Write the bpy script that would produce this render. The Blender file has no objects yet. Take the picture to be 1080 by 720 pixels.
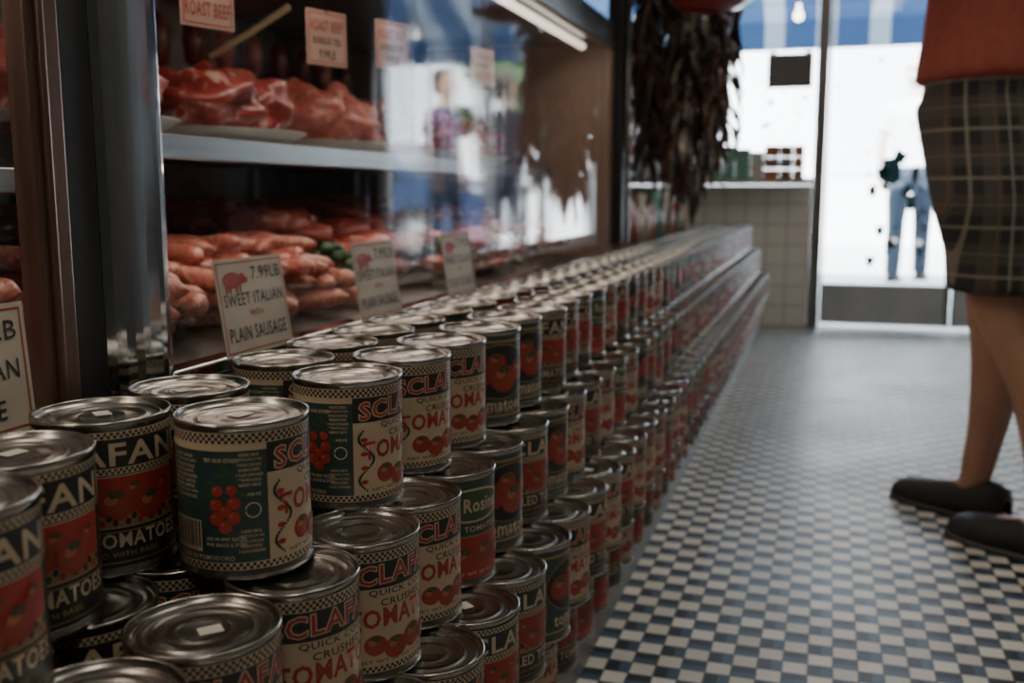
import bpy, bmesh, math, random
from mathutils import Vector, Matrix, noise
random.seed(7)
SC = bpy.context.scene
R = math.radians

# ------------------------------------------------------------------ materials
def nt(mat):
    mat.use_nodes = True
    return mat.node_tree, mat.node_tree.nodes['Principled BSDF']
def mk(name, col, rough=.5, metal=0., coat=0., emit=None, es=0., spec=None):
    m = bpy.data.materials.new(name); t, b = nt(m)
    b.inputs['Base Color'].default_value = (*col, 1)
    b.inputs['Roughness'].default_value = rough
    b.inputs['Metallic'].default_value = metal
    if coat: 
        b.inputs['Coat Weight'].default_value = coat
        b.inputs['Coat Roughness'].default_value = .2
    if spec is not None: b.inputs['Specular IOR Level'].default_value = spec
    if emit:
        b.inputs['Emission Color'].default_value = (*emit, 1)
        b.inputs['Emission Strength'].default_value = es
    return m
def mk_noise(name, c1, c2, scale=10, rough=.5, metal=0., bump=0., detail=4, lo=.35, hi=.65, stretch=None, coat=0):
    m = mk(name, c1, rough, metal, coat); t, b = nt(m)
    tc = t.nodes.new('ShaderNodeTexCoord'); n = t.nodes.new('ShaderNodeTexNoise')
    n.inputs['Scale'].default_value = scale; n.inputs['Detail'].default_value = detail
    if stretch:
        mp = t.nodes.new('ShaderNodeMapping'); mp.inputs['Scale'].default_value = stretch
        t.links.new(tc.outputs['Object'], mp.inputs['Vector']); t.links.new(mp.outputs[0], n.inputs['Vector'])
    else: t.links.new(tc.outputs['Object'], n.inputs['Vector'])
    r = t.nodes.new('ShaderNodeValToRGB')
    r.color_ramp.elements[0].position = lo; r.color_ramp.elements[1].position = hi
    r.color_ramp.elements[0].color = (*c1, 1); r.color_ramp.elements[1].color = (*c2, 1)
    t.links.new(n.outputs['Fac'], r.inputs['Fac']); t.links.new(r.outputs[0], b.inputs['Base Color'])
    if bump:
        bp = t.nodes.new('ShaderNodeBump'); bp.inputs['Strength'].default_value = bump; bp.inputs['Distance'].default_value = .004
        t.links.new(n.outputs['Fac'], bp.inputs['Height']); t.links.new(bp.outputs[0], b.inputs['Normal'])
    return m

def math_n(t, op, a, b=None, c=None):
    n = t.nodes.new('ShaderNodeMath'); n.operation = op
    for i, v in enumerate((a, b, c)):
        if v is None: continue
        if isinstance(v, (int, float)): n.inputs[i].default_value = v
        else: t.links.new(v, n.inputs[i])
    return n.outputs[0]
def mixc(t, f, a, b):
    n = t.nodes.new('ShaderNodeMix'); n.data_type = 'RGBA'
    if isinstance(f, (int, float)): n.inputs[0].default_value = f
    else: t.links.new(f, n.inputs[0])
    for idx, v in ((6, a), (7, b)):
        if isinstance(v, tuple): n.inputs[idx].default_value = (*v, 1)
        else: t.links.new(v, n.inputs[idx])
    return n.outputs[2]

def floor_mat():
    m = mk('mosaic_floor_tile', (.5, .5, .5), .22); t, b = nt(m)
    tc = t.nodes.new('ShaderNodeTexCoord'); s = t.nodes.new('ShaderNodeSeparateXYZ')
    t.links.new(tc.outputs['Object'], s.inputs[0])
    cell = .037
    x = math_n(t, 'DIVIDE', s.outputs[0], cell); y = math_n(t, 'DIVIDE', s.outputs[1], cell)
    fx = math_n(t, 'FRACT', x); fy = math_n(t, 'FRACT', y)
    ix = math_n(t, 'FLOOR', x); iy = math_n(t, 'FLOOR', y)
    par = math_n(t, 'FLOORED_MODULO', math_n(t, 'ADD', ix, iy), 2.0)
    row = math_n(t, 'FLOORED_MODULO', iy, 2.0)
    half = math_n(t, 'GREATER_THAN', fx, .55)
    halfy = math_n(t, 'GREATER_THAN', fy, .45)
    wn = t.nodes.new('ShaderNodeTexWhiteNoise'); cb = t.nodes.new('ShaderNodeCombineXYZ')
    t.links.new(ix, cb.inputs[0]); t.links.new(iy, cb.inputs[1]); t.links.new(cb.outputs[0], wn.inputs['Vector'])
    dark1 = mixc(t, half, (.006, .010, .018), (.040, .078, .125))
    dark2 = mixc(t, halfy, (.040, .078, .125), (.006, .010, .018))
    dark = mixc(t, row, dark1, dark2)
    lite = mixc(t, wn.outputs[0], (.64, .61, .53), (.84, .81, .72))
    col = mixc(t, par, dark, lite)
    ex = math_n(t, 'ABSOLUTE', math_n(t, 'SUBTRACT', fx, .5)); ey = math_n(t, 'ABSOLUTE', math_n(t, 'SUBTRACT', fy, .5))
    g = math_n(t, 'GREATER_THAN', math_n(t, 'MAXIMUM', ex, ey), .47)
    col = mixc(t, g, col, (.06, .06, .058))
    no = t.nodes.new('ShaderNodeTexNoise'); no.inputs['Scale'].default_value = 3; no.inputs['Detail'].default_value = 6
    t.links.new(tc.outputs['Object'], no.inputs['Vector'])
    dirt = math_n(t, 'MULTIPLY_ADD', no.outputs[0], .6, .65)
    mm = t.nodes.new('ShaderNodeMix'); mm.data_type = 'RGBA'; mm.blend_type = 'MULTIPLY'; mm.inputs[0].default_value = .6
    t.links.new(col, mm.inputs[6]); t.links.new(dirt, mm.inputs[7])
    t.links.new(mm.outputs[2], b.inputs['Base Color'])
    t.links.new(math_n(t, 'MULTIPLY_ADD', no.outputs[0], .3, .28), b.inputs['Roughness'])
    b.inputs['Specular IOR Level'].default_value = .15
    bp = t.nodes.new('ShaderNodeBump'); bp.inputs['Strength'].default_value = .4; bp.inputs['Distance'].default_value = .001
    t.links.new(math_n(t, 'SUBTRACT', 1.0, g), bp.inputs['Height']); t.links.new(bp.outputs[0], b.inputs['Normal'])
    return m
def tile_mat(name, c, grout, size):
    m = mk(name, c, .25); t, b = nt(m)
    tc = t.nodes.new('ShaderNodeTexCoord'); s = t.nodes.new('ShaderNodeSeparateXYZ')
    t.links.new(tc.outputs['Object'], s.inputs[0])
    a = math_n(t, 'FRACT', math_n(t, 'DIVIDE', math_n(t, 'ADD', s.outputs[0], s.outputs[1]), size))
    z = math_n(t, 'FRACT', math_n(t, 'DIVIDE', s.outputs[2], size))
    ex = math_n(t, 'ABSOLUTE', math_n(t, 'SUBTRACT', a, .5)); ey = math_n(t, 'ABSOLUTE', math_n(t, 'SUBTRACT', z, .5))
    g = math_n(t, 'GREATER_THAN', math_n(t, 'MAXIMUM', ex, ey), .47)
    t.links.new(mixc(t, g, c, grout), b.inputs['Base Color'])
    return m
def stripe_mat(name, c1, c2, period, axis=0, rough=.7, trans=0):
    m = mk(name, c1, rough); t, b = nt(m)
    tc = t.nodes.new('ShaderNodeTexCoord'); s = t.nodes.new('ShaderNodeSeparateXYZ')
    t.links.new(tc.outputs['Object'], s.inputs[0])
    f = math_n(t, 'GREATER_THAN', math_n(t, 'FRACT', math_n(t, 'DIVIDE', s.outputs[axis], period)), .62)
    c = mixc(t, f, c1, c2)
    t.links.new(c, b.inputs['Base Color'])
    if trans:
        tr = t.nodes.new('ShaderNodeBsdfTranslucent'); t.links.new(c, tr.inputs[0])
        mx = t.nodes.new('ShaderNodeMixShader'); mx.inputs[0].default_value = trans
        t.links.new(b.outputs[0], mx.inputs[1]); t.links.new(tr.outputs[0], mx.inputs[2])
        t.links.new(mx.outputs[0], t.nodes['Material Output'].inputs[0])
    return m
def plaid_mat():
    m = mk('plaid_cotton', (.1, .08, .06), .85); t, b = nt(m)
    tc = t.nodes.new('ShaderNodeTexCoord'); s = t.nodes.new('ShaderNodeSeparateXYZ')
    t.links.new(tc.outputs['Object'], s.inputs[0])
    h = math_n(t, 'ADD', math_n(t, 'MULTIPLY', s.outputs[0], .6), math_n(t, 'MULTIPLY', s.outputs[1], 1.0))
    def band(src, per, off, w):
        f = math_n(t, 'FRACT', math_n(t, 'DIVIDE', math_n(t, 'ADD', src, off), per))
        return math_n(t, 'LESS_THAN', math_n(t, 'ABSOLUTE', math_n(t, 'SUBTRACT', f, .5)), w)
    col = (.016, .015, .015)
    z = s.outputs[2]
    col = mixc(t, math_n(t, 'MULTIPLY', band(z, .092, 0, .22), .6), col, (.075, .066, .055))
    col = mixc(t, math_n(t, 'MULTIPLY', band(h, .075, 0, .22), .6), col, (.085, .072, .058))
    col = mixc(t, math_n(t, 'MULTIPLY', band(z, .092, .042, .035), .55), col, (.30, .26, .20))
    col = mixc(t, math_n(t, 'MULTIPLY', band(z, .092, 0, .022), .35), col, (.22, .18, .14))
    col = mixc(t, math_n(t, 'MULTIPLY', band(h, .075, .037, .04), .55), col, (.32, .28, .22))
    col = mixc(t, math_n(t, 'MULTIPLY', band(h, .075, .010, .022), .45), col, (.20, .09, .05))
    t.links.new(col, b.inputs['Base Color'])
    return m
def glass_mat(name, tint=(.93, .96, .95), base=.065, k=1.1, smear=.09):
    m = bpy.data.materials.new(name); m.use_nodes = True; t = m.node_tree
    for n in list(t.nodes):
        if n.type != 'OUTPUT_MATERIAL': t.nodes.remove(n)
    out = [n for n in t.nodes if n.type == 'OUTPUT_MATERIAL'][0]
    lw = t.nodes.new('ShaderNodeLayerWeight')
    f = math_n(t, 'MULTIPLY_ADD', math_n(t, 'POWER', lw.outputs['Facing'], 5.0), k, base)
    tr = t.nodes.new('ShaderNodeBsdfTransparent'); tr.inputs[0].default_value = (*tint, 1)
    gl = t.nodes.new('ShaderNodeBsdfGlossy'); gl.inputs['Roughness'].default_value = .02
    tc = t.nodes.new('ShaderNodeTexCoord'); no = t.nodes.new('ShaderNodeTexNoise'); no.inputs['Scale'].default_value = 9
    mp = t.nodes.new('ShaderNodeMapping'); mp.inputs['Scale'].default_value = (1, 3, .35)
    t.links.new(tc.outputs['Object'], mp.inputs[0]); t.links.new(mp.outputs[0], no.inputs['Vector'])
    t.links.new(math_n(t, 'MULTIPLY', math_n(t, 'POWER', no.outputs[0], 2.5), smear * 3), gl.inputs['Roughness'])
    mx = t.nodes.new('ShaderNodeMixShader')
    t.links.new(f, mx.inputs[0]); t.links.new(tr.outputs[0], mx.inputs[1]); t.links.new(gl.outputs[0], mx.inputs[2])
    t.links.new(mx.outputs[0], out.inputs[0])
    return m
def meat_mat(name, c1, c2, fat, scale=25, fatpos=.62):
    m = mk(name, c1, .32, coat=.25); t, b = nt(m)
    tc = t.nodes.new('ShaderNodeTexCoord'); n = t.nodes.new('ShaderNodeTexNoise'); n.inputs['Scale'].default_value = scale
    n.inputs['Detail'].default_value = 5; n.inputs['Distortion'].default_value = 1.2
    t.links.new(tc.outputs['Object'], n.inputs['Vector'])
    r = t.nodes.new('ShaderNodeValToRGB'); e = r.color_ramp.elements
    e[0].position = .35; e[0].color = (*c1, 1); e[1].position = fatpos - .06; e[1].color = (*c2, 1)
    k = e.new(fatpos); k.color = (*fat, 1)
    t.links.new(n.outputs['Fac'], r.inputs[0]); t.links.new(r.outputs[0], b.inputs['Base Color'])
    bp = t.nodes.new('ShaderNodeBump'); bp.inputs['Strength'].default_value = .5; bp.inputs['Distance'].default_value = .004
    t.links.new(n.outputs['Fac'], bp.inputs['Height']); t.links.new(bp.outputs[0], b.inputs['Normal'])
    return m
def label(n, c): 
    return mk_noise('label_' + n, tuple(v * .8 for v in c), c, 25, .42, coat=.12, lo=.3, hi=.6)

M = dict(
 metal=mk_noise('tin_plate', (.46, .44, .40), (.30, .285, .26), 9, .25, 1.0),
 cream=label('cream', (.54, .42, .27)),
 teal=label('dark_green', (.018, .044, .040)),
 red=label('dark_red', (.32, .022, .016)),
 black=label('black', (.008, .011, .011)),
 tomato=label('tomato', (.28, .036, .016)),
 leaf=label('leaf', (.030, .065, .026)),
 gold=label('gold', (.30, .19, .07)),
 tomato2=label('tomato_light', (.42, .13, .06)),
 white=mk('label_white', (.66, .62, .54), .5),
 steel=mk_noise('brushed_steel', (.42, .43, .43), (.50, .51, .51), 30, .3, 1.0, stretch=(1, .05, 8)),
 steel_dark=mk_noise('dull_steel', (.12, .12, .12), (.2, .2, .2), 20, .38, 1.0),
 chrome=mk('chrome', (.70, .74, .77), .09, 1.0),
 bronze=mk('bronze_frame', (.17, .10, .075), .35, .7),
 rubber=mk('black_gasket', (.01, .01, .011), .5),
 paper=mk_noise('price_card_paper', (.58, .50, .38), (.48, .41, .31), 20, .6),
 pinkpaper=mk('pink_card_paper', (.58, .37, .31), .6),
 ink=mk('sign_ink', (.03, .025, .025), .6), redink=mk('sign_red_ink', (.38, .04, .03), .6),
 meat=meat_mat('raw_beef', (.17, .014, .012), (.36, .042, .032), (.52, .33, .28)),
 meat2=meat_mat('raw_pork', (.34, .06, .045), (.48, .14, .11), (.62, .43, .36), 35, .68),
 saus=meat_mat('sausage_casing', (.30, .065, .042), (.44, .14, .095), (.56, .32, .24), 90, .64),
 saus2=meat_mat('dark_sausage', (.08, .014, .010), (.15, .026, .02), (.26, .09, .07), 80, .7),
 tray=mk('white_tray_plastic', (.55, .54, .5), .35), parsley=mk_noise('parsley_leaf', (.012, .045, .02), (.035, .10, .035), 40, .6),
 wood=mk_noise('brown_panel', (.13, .08, .06), (.20, .125, .09), 6, .6, stretch=(1, 1, .2)),
 wall=mk_noise('dark_paint', (.05, .05, .048), (.08, .078, .07), 2, .7),
 ceil=mk_noise('ceiling_paint', (.16, .155, .145), (.2, .195, .185), 2, .8),
 wtile=tile_mat('white_wall_tile', (.84, .82, .76), (.42, .40, .37), .11),
 floor=floor_mat(),
 doorframe=mk('aluminium_frame', (.22, .20, .18), .4, .8), kick=mk_noise('door_kick_metal', (.42, .44, .46), (.50, .52, .53), 8, .5, .1),
 glass=glass_mat('case_glass'), wglass=glass_mat('window_glass', (.97, .99, 1), .03, .6, .02),
 plaid=plaid_mat(), redshirt=mk_noise('red_tshirt_cotton', (.28, .055, .038), (.34, .07, .048), 60, .9),
 skin=mk_noise('skin', (.38, .19, .12), (.44, .235, .155), 12, .5), skin2=mk('skin_pale', (.7, .55, .48), .5),
 hair=mk_noise('dark_hair', (.02, .013, .01), (.05, .03, .02), 60, .6), fair=mk_noise('fair_hair', (.6, .54, .46), (.75, .68, .58), 60, .6),
 shoe=mk('black_canvas', (.012, .012, .014), .7), sole=mk('shoe_sole', (.05, .045, .04), .7),
 jeans=mk_noise('denim', (.010, .019, .036), (.020, .032, .052), 30, .85), wshirt=mk('white_cotton', (.86, .88, .9), .9), bshirt=mk('purple_cotton', (.04, .03, .085), .9), dshirt=mk('navy_cotton', (.012, .018, .04), .9),
 eye=mk('eye_white', (.7, .7, .7), .2), lip=mk('lip', (.35, .1, .08), .5),
 awn=stripe_mat('awning_canvas', (.020, .055, .14), (.28, .33, .40), .36, 0, .8, .14),
 concrete=mk_noise('sidewalk', (.72, .72, .71), (.78, .78, .77), 3, .9), facade=mk_noise('facade_stucco', (.80, .83, .86), (.86, .88, .9), .8, .9),
 darkglass=mk('pale_window', (.68, .74, .80), .4), asphalt=mk_noise('asphalt', (.55, .55, .56), (.62, .62, .63), 5, .9),
 lamp=mk('fluorescent_tube', (1, 1, 1), .5, emit=(1, .93, .80), es=4), bulb=mk('bulb_glow', (1, 1, 1), .5, emit=(1, .93, .8), es=12),
 caselamp=mk('case_lamp_tube', (1, 1, 1), .5, emit=(1, .82, .68), es=3),
 card=mk('grey_card', (.14, .13, .125), .7), redpan=mk('red_enamel', (.25, .02, .02), .3), 
 brownleaf=mk_noise('dried_pepper_skin', (.02, .012, .009), (.11, .05, .03), 30, .3), foil=mk_noise('cellophane', (.05, .045, .04), (.26, .23, .19), 25, .24, .5),
 greenj=mk('green_pack', (.16, .36, .28), .35), orangej=mk('orange_pack', (.40, .14, .05), .4), amber=mk('brown_pack', (.24, .12, .07), .4),
 teal_st=mk('teal_sticker', (.015, .12, .15), .5), carpaint=mk('car_paint', (.03, .05, .12), .2, .3, .8), carglass=mk('car_glass', (.02, .025, .03), .05), bark=mk('bark', (.06, .045, .03), .9), foliage=mk_noise('street_tree_leaf', (.015, .04, .015), (.05, .09, .03), 5, .8),
)

# ------------------------------------------------------------------ mesh builder
class MB:
    def __init__(s): s.v = []; s.f = []; s.m = []; s.s = []
    def add(s, vs, fs, m=0, smooth=False):
        o = len(s.v); s.v += [tuple(v) for v in vs]
        for f in fs: s.f.append([i + o for i in f]); s.m.append(m); s.s.append(smooth)
    def box(s, x0, x1, y0, y1, z0, z1, m=0):
        vs = [(x, y, z) for x in (x0, x1) for y in (y0, y1) for z in (z0, z1)]
        s.add(vs, [(0, 1, 3, 2), (4, 6, 7, 5), (0, 4, 5, 1), (2, 3, 7, 6), (0, 2, 6, 4), (1, 5, 7, 3)], m)
    def lathe(s, prof, n=32, c=(0, 0, 0), m=0, smooth=True):
        vs = []; fs = []; k = len(prof)
        for i in range(n):
            a = 2 * math.pi * i / n
            for r, z in prof: vs.append((c[0] + r * math.cos(a), c[1] + r * math.sin(a), c[2] + z))
        for i in range(n):
            j = (i + 1) % n
            for q in range(k - 1): fs.append((i * k + q, j * k + q, j * k + q + 1, i * k + q + 1))
        s.add(vs, fs, m, smooth)
    def tube(s, pts, rads, n=10, m=0, smooth=True, flat=1.0):
        pts = [Vector(p) for p in pts]; vs = []; fs = []
        up = Vector((0, 0, 1)); 
        for i, p in enumerate(pts):
            d = (pts[min(i + 1, len(pts) - 1)] - pts[max(i - 1, 0)]).normalized()
            if abs(d.dot(up)) > .95: up = Vector((1, 0, 0))
            a = d.cross(up).normalized(); b = a.cross(d).normalized(); up = b
            for j in range(n):
                t = 2 * math.pi * j / n
                vs.append(p + a * math.cos(t) * rads[i] + b * math.sin(t) * rads[i] * flat)
        for i in range(len(pts) - 1):
            for j in range(n):
                k = (j + 1) % n
                fs.append((i * n + j, i * n + k, (i + 1) * n + k, (i + 1) * n + j))
        fs.append(tuple(range(n - 1, -1, -1))); L = (len(pts) - 1) * n; fs.append(tuple(range(L, L + n)))
        s.add(vs, fs, m, smooth)
    def blob(s, c, r, m=0, yaw=0, seed=0, amp=.2, n=14, freq=2., tilt=0):
        vs = []; fs = []; rings = n; seg = n + 4
        mt = Matrix.Rotation(yaw, 3, 'Z') @ Matrix.Rotation(tilt, 3, 'X')
        for i in range(rings + 1):
            ph = math.pi * i / rings
            for j in range(seg):
                th = 2 * math.pi * j / seg
                d = Vector((math.sin(ph) * math.cos(th), math.sin(ph) * math.sin(th), math.cos(ph)))
                k = 1 + amp * noise.noise(d * freq + Vector((seed * 3.7, seed * 1.3, seed)))
                p = mt @ Vector((d.x * r[0] * k, d.y * r[1] * k, d.z * r[2] * k))
                vs.append((c[0] + p.x, c[1] + p.y, c[2] + p.z))
        for i in range(rings):
            for j in range(seg):
                k = (j + 1) % seg
                fs.append((i * seg + j, (i + 1) * seg + j, (i + 1) * seg + k, i * seg + k))
        s.add(vs, fs, m, True)
    def loft(s, rings, n=24, m=0):
        vs = []; fs = []
        for cx, cy, z, rx, ry in rings:
            for j in range(n):
                t = 2 * math.pi * j / n; vs.append((cx + rx * math.cos(t), cy + ry * math.sin(t), z))
        for i in range(len(rings) - 1):
            for j in range(n):
                k = (j + 1) % n; fs.append((i * n + j, i * n + k, (i + 1) * n + k, (i + 1) * n + j))
        fs.append(tuple(range(n - 1, -1, -1))); L = (len(rings) - 1) * n; fs.append(tuple(range(L, L + n)))
        s.add(vs, fs, m, True)
    def sausage(s, c, yaw, L, r, bend, m=0, tilt=0, seed=0):
        pts = []; rad = []; N = 11
        for i in range(N):
            u = -1 + 2 * i / (N - 1)
            x = u * L / 2; y = bend * (1 - u * u); z = tilt * u
            pts.append((c[0] + x * math.cos(yaw) - y * math.sin(yaw), c[1] + x * math.sin(yaw) + y * math.cos(yaw), c[2] + z))
            rad.append(r * max(.18, (1 - abs(u) ** 5) ** .5) * (1 + .06 * math.sin(seed + 5 * u)))
        s.tube(pts, rad, 10, m)
    def data(s, name, mats):
        me = bpy.data.meshes.new(name); me.from_pydata(s.v, [], s.f)
        for m in mats: me.materials.append(m)
        me.polygons.foreach_set('material_index', s.m); me.polygons.foreach_set('use_smooth', s.s)
        me.update(); return me
    def build(s, name, mats, parent=None, loc=(0, 0, 0), rot=(0, 0, 0), bevel=0, seg=3):
        ob = bpy.data.objects.new(name, s.data(name, mats)); SC.collection.objects.link(ob)
        ob.location = loc; ob.rotation_euler = rot
        if parent: ob.parent = parent
        if bevel:
            b = ob.modifiers.new('Bevel', 'BEVEL'); b.width = bevel; b.segments = seg; b.limit_method = 'ANGLE'
        return ob
def empty(name, loc=(0, 0, 0), rot=(0, 0, 0)):
    e = bpy.data.objects.new(name, None); SC.collection.objects.link(e); e.location = loc; e.rotation_euler = rot
    e.empty_display_size = .1; return e

# ------------------------------------------------------------------ text
_tc = {}
def text_geo(s, off=0.):
    if (s, off) in _tc: return _tc[(s, off)]
    cu = bpy.data.curves.new('t', 'FONT'); cu.body = s; cu.resolution_u = 2; cu.offset = off; cu.fill_mode = 'FRONT'; cu.space_character = 1.08
    ob = bpy.data.objects.new('t', cu); SC.collection.objects.link(ob)
    dg = bpy.context.evaluated_depsgraph_get(); dg.update()
    me = bpy.data.meshes.new_from_object(ob.evaluated_get(dg))
    vs = [(v.co.x, v.co.y) for v in me.vertices]; fs = [tuple(p.vertices) for p in me.polygons]
    bpy.data.objects.remove(ob); bpy.data.curves.remove(cu); bpy.data.meshes.remove(me)
    _tc[(s, off)] = (vs, fs); return vs, fs
def text_fit(s, cx, cy, w, h, off=0., baseoff=.012):
    bv, _ = text_geo(s, baseoff); vs, fs = text_geo(s, off if off else baseoff)
    x0 = min(v[0] for v in bv); x1 = max(v[0] for v in bv); y0 = min(v[1] for v in bv); y1 = max(v[1] for v in bv)
    sx = w / (x1 - x0); sy = h / (y1 - y0)
    return [(cx + (v[0] - (x0 + x1) / 2) * sx, cy + (v[1] - (y0 + y1) / 2) * sy) for v in vs], fs

# ------------------------------------------------------------------ cans
LR = .0500; LZ = .007; CIRC = 2 * math.pi * LR
PAL = ['metal', 'cream', 'teal', 'red', 'black', 'tomato', 'leaf', 'gold', 'tomato2', 'white']
PI = {k: i for i, k in enumerate(PAL)}
class Label:
    def __init__(s): s.mb = MB()
    def P(s, u, v, k):
        r = LR + .0001 + k * .00015; a = u / LR
        return (r * math.cos(a), r * math.sin(a), LZ + v)
    def rect(s, u0, u1, v0, v1, m, k=0):
        n = max(1, int(math.ceil((u1 - u0) / .0045))); vs = []; fs = []
        for i in range(n + 1):
            u = u0 + (u1 - u0) * i / n; vs += [s.P(u, v0, k), s.P(u, v1, k)]
        for i in range(n): fs.append((2 * i, 2 * i + 2, 2 * i + 3, 2 * i + 1))
        s.mb.add(vs, fs, PI[m], True)
    def disc(s, u, v, ru, rv, m, k=1, n=18):
        rings = max(1, int(math.ceil(ru / .004))); vs = [s.P(u, v, k)]; fs = []
        for q in range(1, rings + 1):
            for j in range(n):
                t = 2 * math.pi * j / n; vs.append(s.P(u + ru * q / rings * math.cos(t), v + rv * q / rings * math.sin(t), k))
        for j in range(n): fs.append((0, 1 + j, 1 + (j + 1) % n))
        for q in range(rings - 1):
            for j in range(n):
                a = 1 + q * n + j; b = 1 + q * n + (j + 1) % n
                fs.append((a, a + n, b + n, b))
        s.mb.add(vs, fs, PI[m], True)
    def tomato(s, u, v, r, k=2):
        s.disc(u, v, r, r * .9, 'red', k); s.disc(u - r * .1, v + r * .08, r * .82, r * .72, 'tomato', k + 1)
        s.disc(u - r * .25, v + r * .28, r * .35, r * .28, 'tomato2', k + 2, 10)
        for a in range(5):
            t = a * 1.256 + u * 50; s.disc(u + math.cos(t) * r * .28, v + r * .6 + math.sin(t) * r * .16, r * .22, r * .1, 'leaf', k + 3, 6)
    def text(s, str_, u, v, w, h, m, k=2, off=0., baseoff=.012):
        vs, fs = text_fit(str_, u, v, w, h, off, baseoff)
        bm = bmesh.new(); bv = [bm.verts.new((a, b, 0)) for a, b in vs]
        for f in fs:
            try: bm.faces.new([bv[i] for i in f])
            except ValueError: pass
        if h > .005:
            c = u - w / 2 - .004
            while c < u + w / 2 + .004:
                bmesh.ops.bisect_plane(bm, geom=bm.verts[:] + bm.edges[:] + bm.faces[:], plane_co=(c, 0, 0), plane_no=(1, 0, 0)); c += .005
        bm.verts.index_update()
        s.mb.add([s.P(q.co.x, q.co.y, k) for q in bm.verts], [tuple(q.index for q in f.verts) for f in bm.faces], PI[m], True)
        bm.free()
    def arch(s, str_, u, v, w, h, m, k=2, off=0., baseoff=.012, rise=.004):
        n0 = len(s.mb.v); s.text(str_, u, v, w, h, m, k, off, baseoff)
        for i in range(n0, len(s.mb.v)):
            x, y, z = s.mb.v[i]; a = math.atan2(y, x) * LR; q = (a - u) / (w / 2)
            s.mb.v[i] = (x, y, z + rise * (.5 - q * q))
    def checker(s, v0, sz, rows, a='cream', b='black', k=2):
        n = int(CIRC / sz / 2) * 2; w = CIRC / n
        s.rect(-CIRC / 2, CIRC / 2, v0 - .0006, v0 + rows * sz + .0006, a, k)
        for r_ in range(rows):
            for i in range(n):
                if (i + r_) % 2: 
                    u = -CIRC / 2 + i * w
                    s.mb.add([s.P(u, v0 + r_ * sz, k + 1), s.P(u + w, v0 + r_ * sz, k + 1), s.P(u + w, v0 + r_ * sz + sz, k + 1), s.P(u, v0 + r_ * sz + sz, k + 1)], [(0, 1, 2, 3)], PI[b])
    def smalltext(s, u, v, w, rows, m, k=2, lh=.0038):
        words = ['INGREDIENTS: TOMATOES', 'TOMATO JUICE, SALT, BASIL', 'STORE IN A COOL PLACE', 'REFRIGERATE CONTENTS', 'A GLASS CONTAINER', 'SIMMER WITH OLIVE OIL']
        for i in range(rows): 
            ww = w * (.72 + .28 * ((i * 37) % 10) / 10)
            s.text(words[i % 6], u, v - i * lh, ww, lh * .62, m, k, 0., .012)
    def barcode(s, u, v, w, h, k=3):
        s.rect(u - w / 2, u + w / 2, v - h / 2, v + h / 2, 'cream', k); rr = random.Random(3); x = u - w / 2 + .0015
        while x < u + w / 2 - .002:
            b = rr.choice((.0006, .0010, .0015)); s.rect(x, x + b, v - h / 2 + .003, v + h / 2 - .001, 'black', k + 1); x += b + rr.choice((.0006, .0010))
        s.text('0 41234 56789', u, v - h / 2 + .0015, w * .8, .0016, 'black', k + 1)
    def backpanel(s, u0, u1, m='teal', ink='cream', band=None):
        s.rect(u0, u1, .0, .104, m, 1); w = u1 - u0; c = u0 + w * .66
        if band: s.rect(u0, u1, .091, .097, band, 2)
        s.smalltext(u0 + w * .26, .086, w * .36, 9, ink); s.smalltext(u0 + w * .86, .088, w * .22, 7, ink)
        s.text('TRY OUR OTHER', c - .002, .084, .026, .0030, ink)
        # tomatoes on the vine illustration
        for q in range(12): s.disc(c + .002 * math.sin(q * .7), .040 + q * .0032, .0009, .0019, 'leaf', 3, 6)
        for i, (dx, dy, r_) in enumerate(((-.0065, .040, .0052), (.0065, .041, .0050), (.000, .034, .0052), (-.0060, .051, .0048), (.0068, .052, .0050), (.0005, .046, .0046), (-.0050, .061, .0042), (.0055, .062, .0040))):
            s.disc(c + dx, dy, r_, r_, 'red', 4 + i % 2 * 4, 14); s.disc(c + dx - .0008, dy + .0006, r_ * .72, r_ * .68, 'tomato', 5 + i % 2 * 4, 12); s.disc(c + dx - .0016, dy + .0018, r_ * .25, r_ * .22, 'tomato2', 6 + i % 2 * 4, 8)
        for dx, dy in ((-.010, .067), (.010, .068), (-.004, .073), (.005, .074), (.013, .058), (-.012, .057), (.0, .078), (.012, .046), (-.012, .046)): s.disc(c + dx, dy, .0038, .0018, 'leaf', 3, 8)
        s.text('PARVE', u0 + w * .88, .058, .012, .0025, ink)
        s.text('USE IN ANY RECIPE', c, .0245, .030, .0026, ink); s.text('FOR SAUCE & STEW', c, .0200, .030, .0026, ink)
        s.barcode(u0 + w * .27, .026, .034, .024); s.smalltext(u0 + w * .86, .030, w * .22, 5, ink)
        s.disc(u0 + w * .88, .046, .006, .006, ink, 2); s.disc(u0 + w * .88, .046, .005, .005, m, 3)
        s.text('POLPA DI POMODORO', u0 + w * .45, .0098, w * .55, .0035, ink)

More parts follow.
